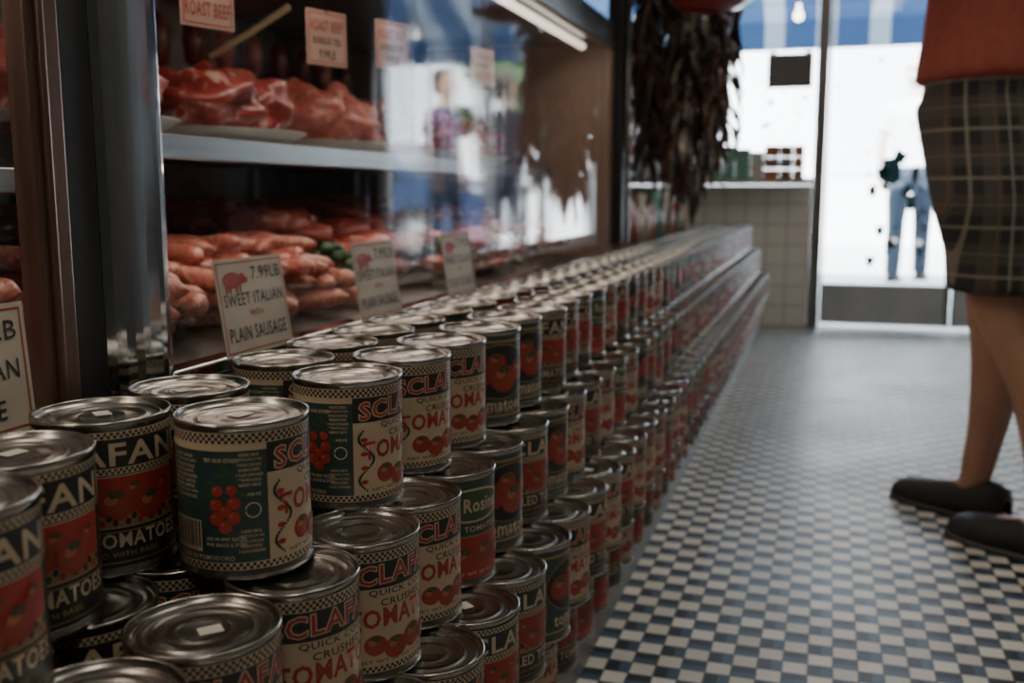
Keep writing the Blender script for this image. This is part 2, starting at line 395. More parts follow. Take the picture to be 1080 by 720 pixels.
def can_mesh(kind):
    L = Label(); mb = L.mb
    prof = [(0, .003), (.046, .003), (.047, 0), (.0510, 0), (.0514, .0015), (.0510, .004), (.0498, .006), (.0498, .112), (.0510, .1135), (.0514, .116), (.0511, .118), (.0497, .118),
            (.0488, .117), (.0483, .1125), (.0455, .1125), (.0445, .1138), (.0425, .1138), (.0415, .1125), (.0345, .1125), (.0335, .1134), (.0315, .1134), (.0305, .1125), (.018, .1125), (.017, .1131), (.016, .1125), (0, .1125)]
    mb.lathe(prof, 56, m=0)
    H = .104; h = CIRC / 2
    if kind == 1:
        L.rect(-h, h, 0, H, 'cream', 0)
        L.backpanel(-h + .002, -.062, 'teal', 'cream', 'cream'); L.backpanel(.066, h - .002, 'teal')
        L.checker(.0965, .0024, 3); L.checker(.001, .0024, 2)
        L.rect(-.062, .064, .073, .0957, 'black', 1)
        L.arch('SCLAFANI', 0, .0842, .112, .0165, 'cream', 2, .055, .02, .003); L.arch('SCLAFANI', 0, .0842, .112, .0165, 'red', 4, .012, .02, .003)
        L.text('QUICK COOK', 0, .0690, .070, .0062, 'black', 2); L.text('CRUSHED', 0, .0605, .05, .0062, 'black', 2)
        L.arch('TOMATOES', 0, .0470, .106, .0165, 'red', 2, .03, .02, .002)
        for i, (a, b, r_) in enumerate([(-.030, .024, .010), (-.012, .020, .011), (.008, .024, .012), (.028, .021, .0105)]): L.tomato(a, b, r_, 2 + i * 4 % 8)
        for sgn in (-1, 1):
            for i in range(30):
                t = i / 29; L.disc(sgn * (.050 + .007 * math.sin(t * 9)), .010 + .055 * t, .0009 + .0006 * abs(math.sin(t * 9)), .0014, 'black', 2, 6)
            for i in range(4): L.disc(sgn * .052, .018 + i * .013, .0035, .0022, 'red', 3, 8)
        L.text('NET WT 28 OZ (1 LB 12 OZ)', 0, .0095, .09, .0035, 'black', 2)
    elif kind == 2:
        L.rect(-h, h, 0, H, 'black', 0)
        L.checker(.0985, .0022, 2); L.checker(.0715, .002, 2)
        L.backpanel(.078, h - .002, 'black'); L.backpanel(-h + .002, -.078, 'black')
        L.text('SCLAFANI', 0, .0862, .142, .0175, 'cream', 2, .02, .02)
        L.rect(-.060, .060, .030, .070, 'cream', 2); L.rect(-.0592, .0592, .0308, .0692, 'red', 3)
        L.rect(-.0592, .0592, .0308, .041, 'gold', 4)
        for i in range(26): L.disc(-.056 + i * .0045, .0345 + .0035 * (i % 2), .0023, .0028, 'black' if i % 3 else 'red', 5, 6)
        for i, (a, b, r_) in enumerate([(-.043, .047, .0125), (-.018, .044, .013), (.008, .048, .0135), (.034, .045, .0125), (-.03, .058, .008), (.022, .058, .008), (-.005, .059, .007), (.047, .057, .007), (-.053, .059, .006)]): L.tomato(a, b, r_, 5 + (i % 2) * 4)
        L.text('PEELED TOMATOES', 0, .0205, .125, .0115, 'cream', 2, .02, .02)
        L.text('SUN RIPENED WITH BASIL', 0, .0095, .08, .004, 'gold', 2)
        L.rect(-h, h, .0265, .0275, 'gold', 2); L.rect(-h, h, .003, .0038, 'gold', 2)
    elif kind == 3:
        L.rect(-h, h, 0, H, 'teal', 0); L.rect(-h, h, .0, .045, 'red', 1); L.rect(-h, h, .045, .0465, 'gold', 2)
        L.backpanel(.066, h - .002, 'teal'); L.backpanel(-h + .002, -.066, 'teal')
        L.disc(0, .078, .046, .018, 'cream', 2, 28); L.disc(0, .078, .0435, .0158, 'leaf', 3, 28)
        L.text('La Rosina', 0, .0785, .070, .015, 'cream', 4, .02, .02)
        L.text('PLUM TOMATOES', 0, .0535, .08, .006, 'cream', 2)
        for i, (a, b, r_) in enumerate([(-.035, .026, .013), (-.012, .022, .014), (.014, .026, .014), (.037, .022, .012)]): L.tomato(a, b, r_, 3 + (i % 2) * 4)
        L.text('NET WT 28 OZ', 0, .0055, .05, .0035, 'cream', 2)
    elif kind == 4:
        L.rect(-h, h, 0, H, 'teal', 0); L.rect(-h, h, .096, .099, 'gold', 1); L.rect(-h, h, .004, .007, 'gold', 1)
        L.backpanel(.066, h - .002, 'teal'); L.backpanel(-h + .002, -.066, 'teal')
        L.disc(0, .06, .05, .034, 'gold', 2, 28); L.disc(0, .06, .049, .033, 'black', 3, 28)
        for i, (a, b, r_) in enumerate([(-.026, .058, .017), (.004, .052, .019), (.032, .060, .015), (-.006, .072, .013)]): L.tomato(a, b, r_, 4 + (i % 2) * 4)
        L.text('tomatoes', 0, .0185, .075, .013, 'cream', 2, .02, .02)
        L.text('NET WT. 28 OZ', 0, .0105, .045, .003, 'cream', 2)
    elif kind == 5:
        L.rect(-h, h, 0, H, 'red', 0); L.rect(-h, h, .062, .094, 'gold', 1); L.rect(-h, h, .064, .092, 'black', 2)
        L.text('BELLA CUCINA', 0, .078, .12, .0165, 'cream', 3, .02, .02)
        L.rect(-.05, .05, .012, .056, 'cream', 1)
        for i, (a, b, r_) in enumerate([(-.032, .033, .013), (-.008, .028, .0145), (.018, .034, .015), (.038, .026, .010)]): L.tomato(a, b, r_, 3 + (i % 2) * 4)
        L.text('PUREE', 0, .051, .05, .006, 'red', 2); L.backpanel(.07, h - .002, 'red'); L.backpanel(-h + .002, -.07, 'red')
    else:
        L.rect(-h, h, 0, H, 'cream', 0); L.rect(-h, h, .07, .1, 'teal', 1); L.rect(-h, h, .002, .012, 'red', 1)
        L.text('DEL SOLE', 0, .085, .10, .0185, 'cream', 2, .02, .02); L.text('ORGANIC', 0, .063, .05, .006, 'leaf', 2)
        for i, (a, b, r_) in enumerate([(-.03, .038, .015), (-.004, .032, .017), (.026, .038, .016)]): L.tomato(a, b, r_, 3 + (i % 2) * 4)
        L.backpanel(.066, h - .002, 'teal'); L.backpanel(-h + .002, -.066, 'teal')
    return mb.data('tomato_can_mesh_%d' % kind, [M[k] for k in PAL])
CAN = {k: can_mesh(k) for k in range(1, 7)}
smb = MB(); smb.box(-.008, .008, -.006, .006, 0, .0002)
STK = smb.data('price_sticker_mesh', [M['white']])
stack = empty('stacked_tomato_cans', (-.42, .8, .2))
ncan = [0]
def can(x, y, z, kind, phi, stick=None):
    ob = bpy.data.objects.new('can_%03d' % ncan[0], CAN[kind]); ncan[0] += 1
    SC.collection.objects.link(ob); ob.parent = stack
    ob.location = (x + .42, y - .8, z - .2); ob.rotation_euler = (0, 0, R(phi))
    if stick is None: stick = random.random() < .12
    if stick:
        st = bpy.data.objects.new('price_sticker', STK); SC.collection.objects.link(st); st.parent = ob
        st.location = (random.uniform(-.008, .008), random.uniform(-.008, .008), .1133); st.rotation_euler = (0, 0, random.uniform(0, 6))
Z1, Z2, Z3, Z4 = .436, .318, .200, .082
J = lambda a=.0006: random.uniform(-a, a)
def rk(y):
    return random.choices((1, 2, 3, 4, 5, 6), (5, 6, 2, 3, 3 if y > 1.6 else 1, 1 if y > 2.2 else 0.01))[0]
def rphi(s=16): return random.gauss(-12, s)
can(-.462, .412, Z1, 2, -42, True); can(-.505, .508, Z1, 2, -46, True); can(-.531, .625, Z1, 2, -52, True)
can(-.527, .732, Z1, 2, -60, True); can(-.426, .656, Z1, 1, 33, True)
can(-.423, .829, Z1, 1, 12, False); can(-.420, .948, Z1, 1, -10, False); can(-.418, .1056 * 10, Z1, 1, -12, False)
can(-.412, 1.172, Z1, 4, -40, False); can(-.416, 1.285, Z1, 4, -30, False); can(-.408, 1.392, Z1, 2, -66, False)
can(-.525, .888, Z1, 1, 10); can(-.530, 1.003, Z1, 1, 0)
y = 1.50
while y < 5.35: can(-.418 + J(.002), y, Z1, rk(y), rphi()); y += .1055
y = 1.112
while y < 5.35: can(-.530 + J(.0015), y, Z1, rk(y), rphi()); y += .1055
for x in (-.43, -.5345):
    y = .295
    while y > -.35: can(x, y, Z1, 2, rphi()); y -= .1055
y = .1205 - .418; i = 0
while y < 5.35:
    k = 1 if y < .9 else rk(y)
    ph = rphi(7)
    if .9 < y < 1.0: k = 3; ph = -35
    can(-.386 if y < .6 else (-.379 if y < .7 else -.374 + J(.001)), y, Z2, k, ph, True if .5 < y < .58 else None); y += .1045; i += 1
for x in (-.490, -.594 + .006):
    y = -.29
    while y < 5.35: can(x, y, Z2, rk(y), rphi()); y += .1045
y = .778 - 10 * .1045
while y < 5.35: can(-.325 + J(.001), y, Z3, rk(y) if y > .9 else random.choice((1, 1, 2)), rphi(10)); y += .1045
for x in (-.4295, -.534):
    y = -.25
    while y < 5.35: can(x, y, Z3, rk(y), rphi()); y += .1045
for x in (-.352, -.4565, -.561):
    y = -.22
    while y < 5.35: can(x + J(.0008), y, Z4, rk(y), rphi(), False); y += .1045

# ------------------------------------------------------------------ room shell
X0, X1, Y0, Y1, ZC = -2.3, 1.9, -2.4, 5.6, 2.9
mb = MB(); mb.box(X0, X1, Y0, Y1, -.1, 0); mb.build('floor', [M['floor']])
mb = MB(); mb.box(X0 - .1, X1 + .1, Y0 - .1, Y1 + .15, ZC, ZC + .1); mb.build('ceiling', [M['ceil']])
mb = MB(); mb.box(X0 - .1, X0, Y0 - .1, Y1 + .15, -.1, ZC); mb.build('wall_left', [M['wall']])
mb = MB(); mb.box(X1, X1 + .1, Y0 - .1, Y1 + .15, -.1, ZC); mb.build('wall_right', [M['wall']])
mb = MB(); mb.box(X0, X1, Y0 - .1, Y0, -.1, ZC); mb.build('wall_back', [M['wall']])
mb = MB()
mb.box(X0, -.09, Y1, Y1 + .15, -.1, .76, 0)
mb.box(X0, -1.5, Y1, Y1 + .15, .76, ZC, 1)
mb.box(-1.5, 1.35, Y1, Y1 + .15, 2.35, ZC, 1)
mb.box(1.35, X1, Y1, Y1 + .15, -.1, ZC, 1)
mb.build('wall_front', [M['wtile'], M['wall']])
mb = MB(); mb.box(-.09, 1.35, Y1, Y1 + .15, -.1, 0.0); mb.build('trim_1', [M['concrete']])
w1 = empty('window_1', (-.8, Y1 + .05, 1.5))
def at(o, mb, name, mats, bevel=0, seg=3):
    ob = mb.build(name, mats, bevel=bevel, seg=seg); ob.parent = o; ob.matrix_parent_inverse = Matrix.Translation(o.location).inverted(); return ob
mb = MB(); y0, y1 = Y1 + .03, Y1 + .08
mb.box(-1.5, -.09, y0, y1, .762, .80); mb.box(-1.5, -.09, y0, y1, 2.31, 2.35); mb.box(-1.5, -1.46, y0, y1, .80, 2.31); mb.box(-.82, -.79, y0, y1, .80, 2.31)
at(w1, mb, 'window_frame', [M['doorframe']])
mb = MB(); mb.add([(-1.46, Y1 + .05, .8), (-.09, Y1 + .05, .8), (-.09, Y1 + .05, 2.31), (-1.46, Y1 + .05, 2.31)], [(0, 1, 2, 3)]); at(w1, mb, 'window_pane', [M['wglass']])
mb = MB(); mb.box(-1.5, -.1, Y1 - .14, Y1 - .001, .765, .782); mb.build('window_ledge', [M['wtile']])
mb = MB(); mb.box(-.345, -.11, Y1 + .036, Y1 + .040, 1.27, 1.45, 0); mb.box(-.335, -.30, Y1 + .034, Y1 + .036, 1.44, 1.46, 1); mb.box(-.155, -.12, Y1 + .034, Y1 + .036, 1.44, 1.46, 1)
mb.build('notice_card', [M['card'], M['white']])
mb = MB(); mb.box(-.088, -.03, Y1 - .02, Y1 + .1, 0.001, 2.35); mb.box(1.29, 1.348, Y1 - .02, Y1 + .1, 0.001, 2.35); mb.box(-.03, 1.29, Y1, Y1 + .1, 2.28, 2.345)
mb.build('trim_2', [M['doorframe']], bevel=.004)
for n, (a, b) in enumerate(((-.025, .625), (.635, 1.285))):
    d = empty('door_%d' % (n + 1), (a, Y1 + .05, 1.1)); mb = MB(); y0, y1 = Y1 + .03, Y1 + .07
    mb.box(a, a + .012, y0, y1, .02, 2.27); mb.box(b - .03, b, y0, y1, .02, 2.27); mb.box(a + .012, b - .03, y0, y1, 2.2, 2.27); mb.box(a + .012, b - .03, y0, y1, .02, .235, 1)
    at(d, mb, 'door_frame', [M['doorframe'], M['kick']])
    mb = MB(); mb.add([(a + .012, Y1 + .05, .235), (b - .03, Y1 + .05, .235), (b - .03, Y1 + .05, 2.2), (a + .012, Y1 + .05, 2.2)], [(0, 1, 2, 3)]); at(d, mb, 'door_pane', [M['wglass']])
    mb = MB(); hx = b - .015 if n == 0 else a + .03
    mb.tube([(hx, Y1 + .03, 1.0), (hx, Y1 - .02, 1.0), (hx, Y1 - .02, 1.3), (hx, Y1 + .03, 1.3)], [.009] * 4, 10); at(d, mb, 'door_handle', [M['chrome']])
mb = MB(); rr = random.Random(5)
def flatblob(mb, x, z, r, y, m, n=14, sd=0, ax=1.):
    vs = [(x, y, z)]
    for j in range(n):
        t = 2 * math.pi * j / n; k = r * (1 + .6 * noise.noise(Vector((math.cos(t) * 1.5, math.sin(t) * 1.5, sd))))
        vs.append((x + k * math.cos(t), y, z + k * ax * math.sin(t)))
    mb.add(vs, [(0, 1 + j, 1 + (j + 1) % n) for j in range(n)], m)
flatblob(mb, .30, .83, .06, Y1 + .046, 0, sd=1, ax=1.2); flatblob(mb, .345, .90, .035, Y1 + .045, 0, sd=2)
for i in range(26): flatblob(mb, rr.uniform(.18, .5), rr.uniform(.36, .85), rr.uniform(.006, .024), Y1 + .046, rr.choice((0, 1)), sd=i + 5, ax=1.6)
for i in range(10): flatblob(mb, rr.uniform(.0, .5), rr.uniform(.9, 1.4), rr.uniform(.004, .012), Y1 + .046, rr.choice((0, 1)), sd=i + 50, ax=1.4)
mb.build('worn_door_stickers', [M['teal_st'], M['card']])
mb = MB(); rr = random.Random(14)
for i in range(16): flatblob(mb, rr.uniform(-.72, -.14), rr.uniform(1.0, 1.5), rr.uniform(.005, .016), Y1 + .046, 0, sd=i + 90, ax=1.2)
mb.build('worn_window_stickers', [M['card']])
mb = MB(); rr = random.Random(11)
x = -1.45
while x < -.15:
    wd = rr.uniform(.05, .09)
    if x < -.36: 
        mb.box(x, x + wd - .004, Y1 - .12, Y1 - .03, .783, .783 + rr.uniform(.15, .21), rr.choice((0, 0, 3)))
    else:
        for q in range(3): mb.box(x, x + wd - .004, Y1 - .12, Y1 - .03, .783 + q * .062, .783 + q * .062 + .058, rr.choice((1, 2, 4)))
    x += wd
mb.build('row_of_grocery_packs', [M['greenj'], M['amber'], M['orangej'], M['tray'], M['card']], bevel=.004)

# ------------------------------------------------------------------ base under the cans and case
mb = MB(); mb.box(-.652, -.325, -.45, 5.42, 0.0, .0805); mb.build('can_display_plinth', [M['steel_dark']], bevel=.004)
case = empty('butcher_display_case', (-1.05, 1.4, 0))
CX = -.655; TOP = 1.15
mb = MB(); mb.box(-1.5, CX + .001, -1.2, 3.08, 0.0, .515); 
at(case, mb, 'case_base', [M['steel_dark']], .004)
mb = MB(); mb.box(CX - .03, CX + .004, .88, 3.05, .516, .532); mb.box(CX - .03, CX + .02, -1.2, .675, .516, .532)
at(case, mb, 'glass_sill', [M['chrome']], .003)
mb = MB(); mb.box(-1.5, CX + .01, .88, 3.08, TOP + .02, TOP + .08); mb.box(-1.5, CX + .02, -1.2, .69, TOP + .02, TOP + .08); mb.box(CX - .012, CX + .014, .88, 3.08, TOP, TOP + .019)
at(case, mb, 'case_top', [M['steel']], .004)
mb = MB(); mb.box(-1.52, -1.50, -1.2, 3.08, .515, TOP + .08); at(case, mb, 'case_back_panel', [M['steel_dark']])
mb = MB(); mb.box(-1.5, CX + .01, 3.03, 3.08, .516, TOP + .02); at(case, mb, 'case_end_panel', [M['wood']])
mb = MB(); mb.box(-.72, CX + .040, .753, .86, .5, TOP + .08, 0); at(case, mb, 'chrome_post', [M['chrome']], .045, 8)
mb = MB(); mb.box(-.66, CX + .022, .714, .758, .5, TOP + .08, 0); at(case, mb, 'post_gasket', [M['rubber']], .003)
mb = MB(); mb.box(-.648, CX + .030, .675, .7135, .5, TOP + .08, 0); mb.box(-.63, CX + .036, .685, .692, .5, TOP + .08, 0); at(case, mb, 'bronze_door_frame', [M['bronze']], .003)
mb = MB(); mb.add([(CX, .86, .532), (CX, 3.03, .532), (CX, 3.03, TOP + .01), (CX, .86, TOP + .01)], [(0, 1, 2, 3)]); at(case, mb, 'case_glass', [M['glass']])
mb = MB(); mb.add([(-.640, -1.2, .532), (-.640, .675, .532), (-.640, .675, TOP + .02), (-.640, -1.2, TOP + .02)], [(0, 1, 2, 3)]); at(case, mb, 'case_glass_door', [M['glass']])
mb = MB()
for a, b in ((.865, 3.03), (-1.2, .86)):
    vs = [(CX - .035, a, .517), (CX - .035, b, .517), (-1.49, b, .60), (-1.49, a, .60)]
    mb.add(vs, [(0, 1, 2, 3)])
at(case, mb, 'case_deck', [M['steel_dark']])
mb = MB(); mb.box(-1.49, -.84, .90, 3.02, .785, .797); mb.box(-.845, -.835, .90, 3.02, .765, .797)
for yy in (.95, 1.65, 2.35, 2.98): mb.box(-1.47, -1.45, yy - .01, yy + .01, .59, .785)
mb.box(-1.49, -.80, -1.15, .86, .735, .745); mb.box(-.805, -.795, -1.15, .86, .72, .745); mb.box(-1.49, -.84, -1.15, .86, .865, .875); mb.box(-.845, -.835, -1.15, .86, .85, .875)
at(case, mb, 'case_shelves', [M['steel']], .002)
mb = MB(); mb.tube([(-.72, .95, TOP), (-.72, 2.98, TOP)], [.010, .010], 10); mb.tube([(-.72, -1.1, TOP), (-.72, .66, TOP)], [.010, .010], 10); at(case, mb, 'case_lamp_tubes', [M['caselamp']])
def area(name, loc, sx, sy, p, col, rot=(0, 0, 0)):
    l = bpy.data.lights.new(name, 'AREA'); l.shape = 'RECTANGLE'; l.size = sx; l.size_y = sy; l.energy = p; l.color = col
    o = bpy.data.objects.new(name, l); SC.collection.objects.link(o); o.location = loc; o.rotation_euler = rot; return o
area('case_light', (-.76, 1.95, TOP - .015), .04, 1.9, 4.4, (1, .80, .66), (0, R(-25), 0))
area('case_light', (-.76, -.05, TOP - .015), .04, 1.5, 4.0, (1, .80, .66), (0, R(-25), 0))
area('shelf_light', (-.86, 1.95, .76), .03, 1.9, 1.4, (1, .76, .62), (0, R(-15), 0))

# ------------------------------------------------------------------ meat
def dz(x): return .517 + (.60 - .517) * (x - (CX - .035)) / (-1.49 - (CX - .035))
rr = random.Random(21)
mb = MB()
for i in range(110):
    x = rr.uniform(-.98, -.79); yy = rr.uniform(.98, 1.52); lay = rr.choice((0, 1, 2))
    mb.sausage((x, yy, dz(x) + .02 + lay * .026 + (.02 if x < -.9 else 0)), rr.gauss(.2, .5), rr.uniform(.11, .16), .0155, rr.uniform(.005, .03), 0, rr.uniform(-.01, .01), i)
mb.build('sweet_italian_sausage_pile', [M['saus']])
mb = MB()
for i in range(70):
    x = rr.uniform(-1.38, -1.15); yy = rr.uniform(.98, 1.52); lay = rr.choice((0, 1, 2, 3))
    mb.sausage((x, yy, dz(x) + .02 + lay * .026), rr.uniform(0, 3), rr.uniform(.10, .15), .016, rr.uniform(.005, .03), 0, rr.uniform(-.01, .01), i)
for i in range(24):
    x = rr.uniform(-1.22, -1.12); yy = rr.uniform(1.25, 1.46)
    mb.sausage((x, yy, .675 + rr.uniform(0, .05)), rr.uniform(-.6, .9), rr.uniform(.09, .12), .015, rr.uniform(.01, .03), 1, rr.uniform(-.01, .01), i)
mb.build('link_sausage_pile', [M['saus2'], M['saus']])
for k, (a, b) in enumerate(((1.72, 1.98), (2.15, 2.42), (2.60, 2.93))):
    mb = MB()
    for i in range(55):
        x = rr.uniform(-1.35, -.78); yy = rr.uniform(a, b)
        mb.blob((x, yy, dz(x) + .025 + rr.uniform(0, .055) + (.03 if x < -1. else 0)), (rr.uniform(.05, .08), rr.uniform(.035, .05), rr.uniform(.015, .026)), rr.choice((0, 0, 0, 1)), rr.uniform(-.5, .5), i + 60 * k, .35, 10, 2.2, rr.uniform(-.3, .3))
    mb.build('beef_steak_pile', [M['meat'], M['meat2']])
for yc in (1.62, 2.065, 2.51):
    mb = MB()
    for i in range(110):
        yy = yc + rr.uniform(-.02, .02); x = rr.uniform(-1.3, -.76)
        mb.blob((x, yy, dz(x) + rr.uniform(.01, .09)), (.014, .011, .009), 0, rr.uniform(0, 3), i, .6, 6, 3)
    mb.build('parsley_divider', [M['parsley']])
def platter(name, y, x, rx, ry, z, seed, mat, n=3):
    e = empty(name, (x, y, z)); mb = MB()
    vs = []; prof = [(0, .0), (.7, .0), (.8, .004), (1, .022), (1.02, .024), (.98, .024), (.8, .008), (0, .006)]
    N = 36; fs = []; k = len(prof)
    for i in range(N):
        a = 2 * math.pi * i / N
        for r_, z_ in prof: vs.append((r_ * rx * math.cos(a), r_ * ry * math.sin(a), z_))
    for i in range(N):
        j = (i + 1) % N
        for q in range(k - 1): fs.append((i * k + q, j * k + q, j * k + q + 1, i * k + q + 1))
    mb.add(vs, fs, 0, True); mb.build('platter', [M['tray']], e)
    r2 = random.Random(seed); mb = MB()
    for i in range(n):
        yy = (-1 + 2 * (i + .5) / n) * ry * .7
        mb.blob((r2.uniform(-.02, .02), yy, .062), (rx * .76, ry * 1.0 / n, .068 + r2.uniform(-.012, .014)), 0, r2.uniform(-.4, .4), seed + i, .5, 24, 2.2, r2.uniform(-.15, .15))
    mb.build('roast', [mat], e)
    return e
platter('roast_platter', 1.15, -1.0, .14, .15, .798, 3, M['meat2'], 2); platter('roast_platter', 1.50, -1.0, .14, .17, .798, 9, M['meat'], 2)
platter('roast_platter', 1.90, -1.02, .14, .17, .798, 14, M['meat2'], 3); platter('roast_platter', 2.32, -1.02, .14, .19, .798, 24, M['meat'], 3)
platter('roast_platter', 2.74, -1.02, .14, .17, .798, 31, M['meat'], 3)
mb = MB()
for i in range(40):
    mb.blob((rr.uniform(-1.37, -1.27), rr.uniform(1.0, 2.93), .86 + rr.choice((0, .04))), (.065, .09, .05), rr.choice((0, 1)), rr.uniform(-.3, .3), i, .3, 12)
mb.build('beef_brisket_row', [M['meat'], M['meat2']])
hs = empty('hanging_salami_row', (-1.45, 1.95, 1.155)); mb = MB()
mb.tube([(0, -.98, .01), (0, .98, .01)], [.006, .006], 8, 1)
for i in range(15):
    yy = -.9 + i * .13; l = rr.uniform(.06, .10)
    mb.tube([(0, yy, 0.01), (0, yy, -.03)], [.0015, .0015], 6, 1)
    mb.tube([(0, yy, -.03), (0, yy, -.045), (0, yy, -.04 - l * .5), (0, yy, -.05 - l), (0, yy, -.065 - l)], [.004, .020, .026, .020, .004], 12, rr.choice((0, 2)))
mb.build('salami', [M['saus2'], M['steel_dark'], M['meat2']], hs)
mb = MB(); mb.tube([(-1.05, 1.56, .955), (-1.01, 1.63, 1.005), (-.97, 1.70, 1.06)], [.006, .006, .007], 10); mb.build('wooden_skewer', [mk('pale_wood', (.42, .30, .16), .6)])
mb = MB()
for i in range(170):
    x = rr.uniform(-1.15, -.76); yy = rr.uniform(.2, .80); lay = rr.choice((0, 1, 2, 3))
    mb.sausage((x, yy, dz(x) + .02 + lay * .026), rr.gauss(.4, .5), rr.uniform(.11, .14), .016, rr.uniform(.005, .03), 0, rr.uniform(-.01, .01), i)
mb.build('sausage_pile', [M['saus']])
mb = MB()
for i in range(90):
    x = rr.uniform(-1.35, -.88); yy = rr.uniform(.1, .84)
    mb.sausage((x, yy, .762 + rr.choice((0, .026))), rr.gauss(.1, .3), .13, .015, .012, 0, 0, i)
mb.build('dark_sausage_pile', [M['saus2']])
mb = MB(); mb.box(-1.1, -.86, .43, .84, .877, .882); 
for a in (( -1.1, -1.094, .43, .84), (-.866, -.86, .43, .84), (-1.094, -.866, .43, .436), (-1.094, -.866, .834, .84)): mb.box(*a, .882, .915)
for i in range(300): mb.blob((rr.uniform(-1.08, -.88), rr.uniform(.45, .82), .90 + rr.uniform(0, .05)), (.016, .012, .01), 1, rr.uniform(0, 3), i, .6, 6, 3)
mb.build('parsley_tray', [M['tray'], M['parsley']])

# ------------------------------------------------------------------ signs
def sign(name, loc, w, h, lines, tilt=-8, pig=True, paper='paper', yaw=0):
    mb = MB(); mb.box(-.0006, 0, -w / 2, w / 2, 0, h, 0)
    b = .004
    for (a0, a1, c0, c1) in ((-w / 2 + b, w / 2 - b, b, b + .0015), (-w / 2 + b, w / 2 - b, h - b - .0015, h - b), (-w / 2 + b, -w / 2 + b + .0015, b, h - b), (w / 2 - b - .0015, w / 2 - b, b, h - b)):
        mb.add([(.0005, a0, c0), (.0005, a1, c0), (.0005, a1, c1), (.0005, a0, c1)], [(0, 1, 2, 3)], 2)
    for (s, cx, cy, tw, th, m) in lines:
        vs, fs = text_fit(s, cx * w, cy * h, tw * w, th * h, .005, .005)
        mb.add([(.0008, a, c) for a, c in vs], fs, m)
    if pig:
        def el(cx, cy, rx, ry): mb.add([(.0007, cx * w + rx * w * math.cos(t * .35), cy * h + ry * h * math.sin(t * .35)) for t in range(18)], [tuple(range(18))], 2)
        el(-.28, .78, .13, .085); el(-.14, .79, .05, .055); el(-.09, .77, .03, .03)
        for lx in (-.37, -.32, -.23, -.18): el(lx, .69, .016, .05)
    return mb.build(name, [M[paper], M['ink'], M['redink']], None, loc, (0, R(tilt), R(yaw)))
L1 = [('7.99LB', .22, .83, .44, .14, 1), ('SWEET ITALIAN', 0, .575, .86, .13, 1), ('WITH', 0, .42, .2, .06, 2), ('PLAIN SAUSAGE', 0, .22, .84, .15, 1)]
SX = -.637
sign('price_sign', (SX, 1.03, .534), .145, .112, L1); sign('price_sign', (SX, 1.37, .534), .145, .115, L1)
sign('price_sign', (SX, 1.72, .534), .145, .115, L1)
sign('price_sign', (-.617, .575, .528), .15, .105, [('8.99LB', .18, .8, .5, .15, 1), ('HOT ITALIAN', 0, .5, .84, .15, 1), ('SAUSAGE', 0, .2, .6, .15, 1)], -4)
LB = [('ROAST BEEF', 0, .72, .8, .2, 2), ('BONELESS TIED', 0, .45, .7, .12, 1), ('9.99LB', 0, .2, .4, .18, 1)]
LB2 = [('9.99LB', 0, .78, .5, .16, 1), ('ROAST BEEF', 0, .28, .84, .22, 2), ('BONELESS', 0, .54, .6, .12, 1)]
for (yy, xx, zz, lb) in ((1.19, -.80, .937, LB2), (1.486, -.78, .922, LB), (1.74, -.78, .945, LB), (2.25, -.78, .965, LB2)):
    s_ = sign('hanging_price_tag', (xx, yy, zz), .085, .085, lb, 0, False, 'pinkpaper', -20)
    mb = MB(); mb.tube([(0, 0, .08), (0, 0, TOP + .02 - zz)], [.001, .001], 6); mb.build('tag_string', [M['ink']], s_)

# ------------------------------------------------------------------ structures past the case
mb = MB(); mb.box(-.67, -.62, 3.10, 3.16, .56, ZC, 0); mb.box(-.615, -.60, 3.12, 3.14, .56, ZC, 1); mb.build('support_post', [M['rubber'], M['steel_dark']], bevel=.005)
sh = empty('grocery_shelf_unit', (-1.0, 4.3, 0)); mb = MB()
mb.box(-1.2, -.67, 3.2, 5.4, 0, .50)
for z in (.85, 1.15): mb.box(-1.2, -.80, 3.2, 5.4, z, z + .02)
mb.box(-1.22, -1.2, 3.2, 5.4, 0, 1.5); mb.box(-1.2, -.8, 3.18, 3.2, .5, 1.5)
at(sh, mb, 'shelf_frame', [M['wood']])
mb = MB(); rr = random.Random(31)
for z, xx in ((.501, -.76), (.871, -.87), (1.171, -.87), (.501, -.9)):
    yy = 3.26
    while yy < 5.36:
        r_ = rr.uniform(.03, .045); hh = rr.uniform(.14, .24); m = rr.choice((0, 1, 2, 3, 4)); yy += r_
        mb.lathe([(0, 0), (r_, 0), (r_, hh * .72), (r_ * .6, hh * .85), (r_ * .55, hh), (0, hh)], 14, (xx, yy, z), m); yy += r_ + .004
at(sh, mb, 'jars', [M['greenj'], M['orangej'], M['amber'], M['cream'], M['red']])
rod = empty('hanging_dried_pepper_bunch', (-.48, 3.35, 1.4)); mb = MB(); rr = random.Random(9)
for sidx in range(20):
    sx = rr.uniform(-.15, .16); sy = rr.uniform(-.13, .13); top = 1.4; bot = rr.uniform(-.68, -.45) + abs(sx - .02) * 1.0
    mb.tube([(sx * .5, sy * .5, 1.48), (sx, sy, .4), (sx, sy, bot)], [.003] * 3, 6, 2)
    z = .5; mt = rr.choice((0, 0, 1, 1))
    while z > bot:
        a = rr.uniform(0, 6.28); l = rr.uniform(.07, .16); ox, oy = math.cos(a), math.sin(a); ww = rr.uniform(.008, .019)
        mb.tube([(sx, sy, z), (sx + ox * .03, sy + oy * .03, z - l * .3), (sx + ox * .045, sy + oy * .045, z - l * .75), (sx + ox * .04, sy + oy * .04, z - l)], [.004, ww, ww * .7, .002], 7, mt if rr.random() < .8 else 0, True, .4)
        z -= rr.uniform(.009, .02)
ob = mb.build('pepper_strands', [M['brownleaf'], M['foil'], M['ink']], rod)
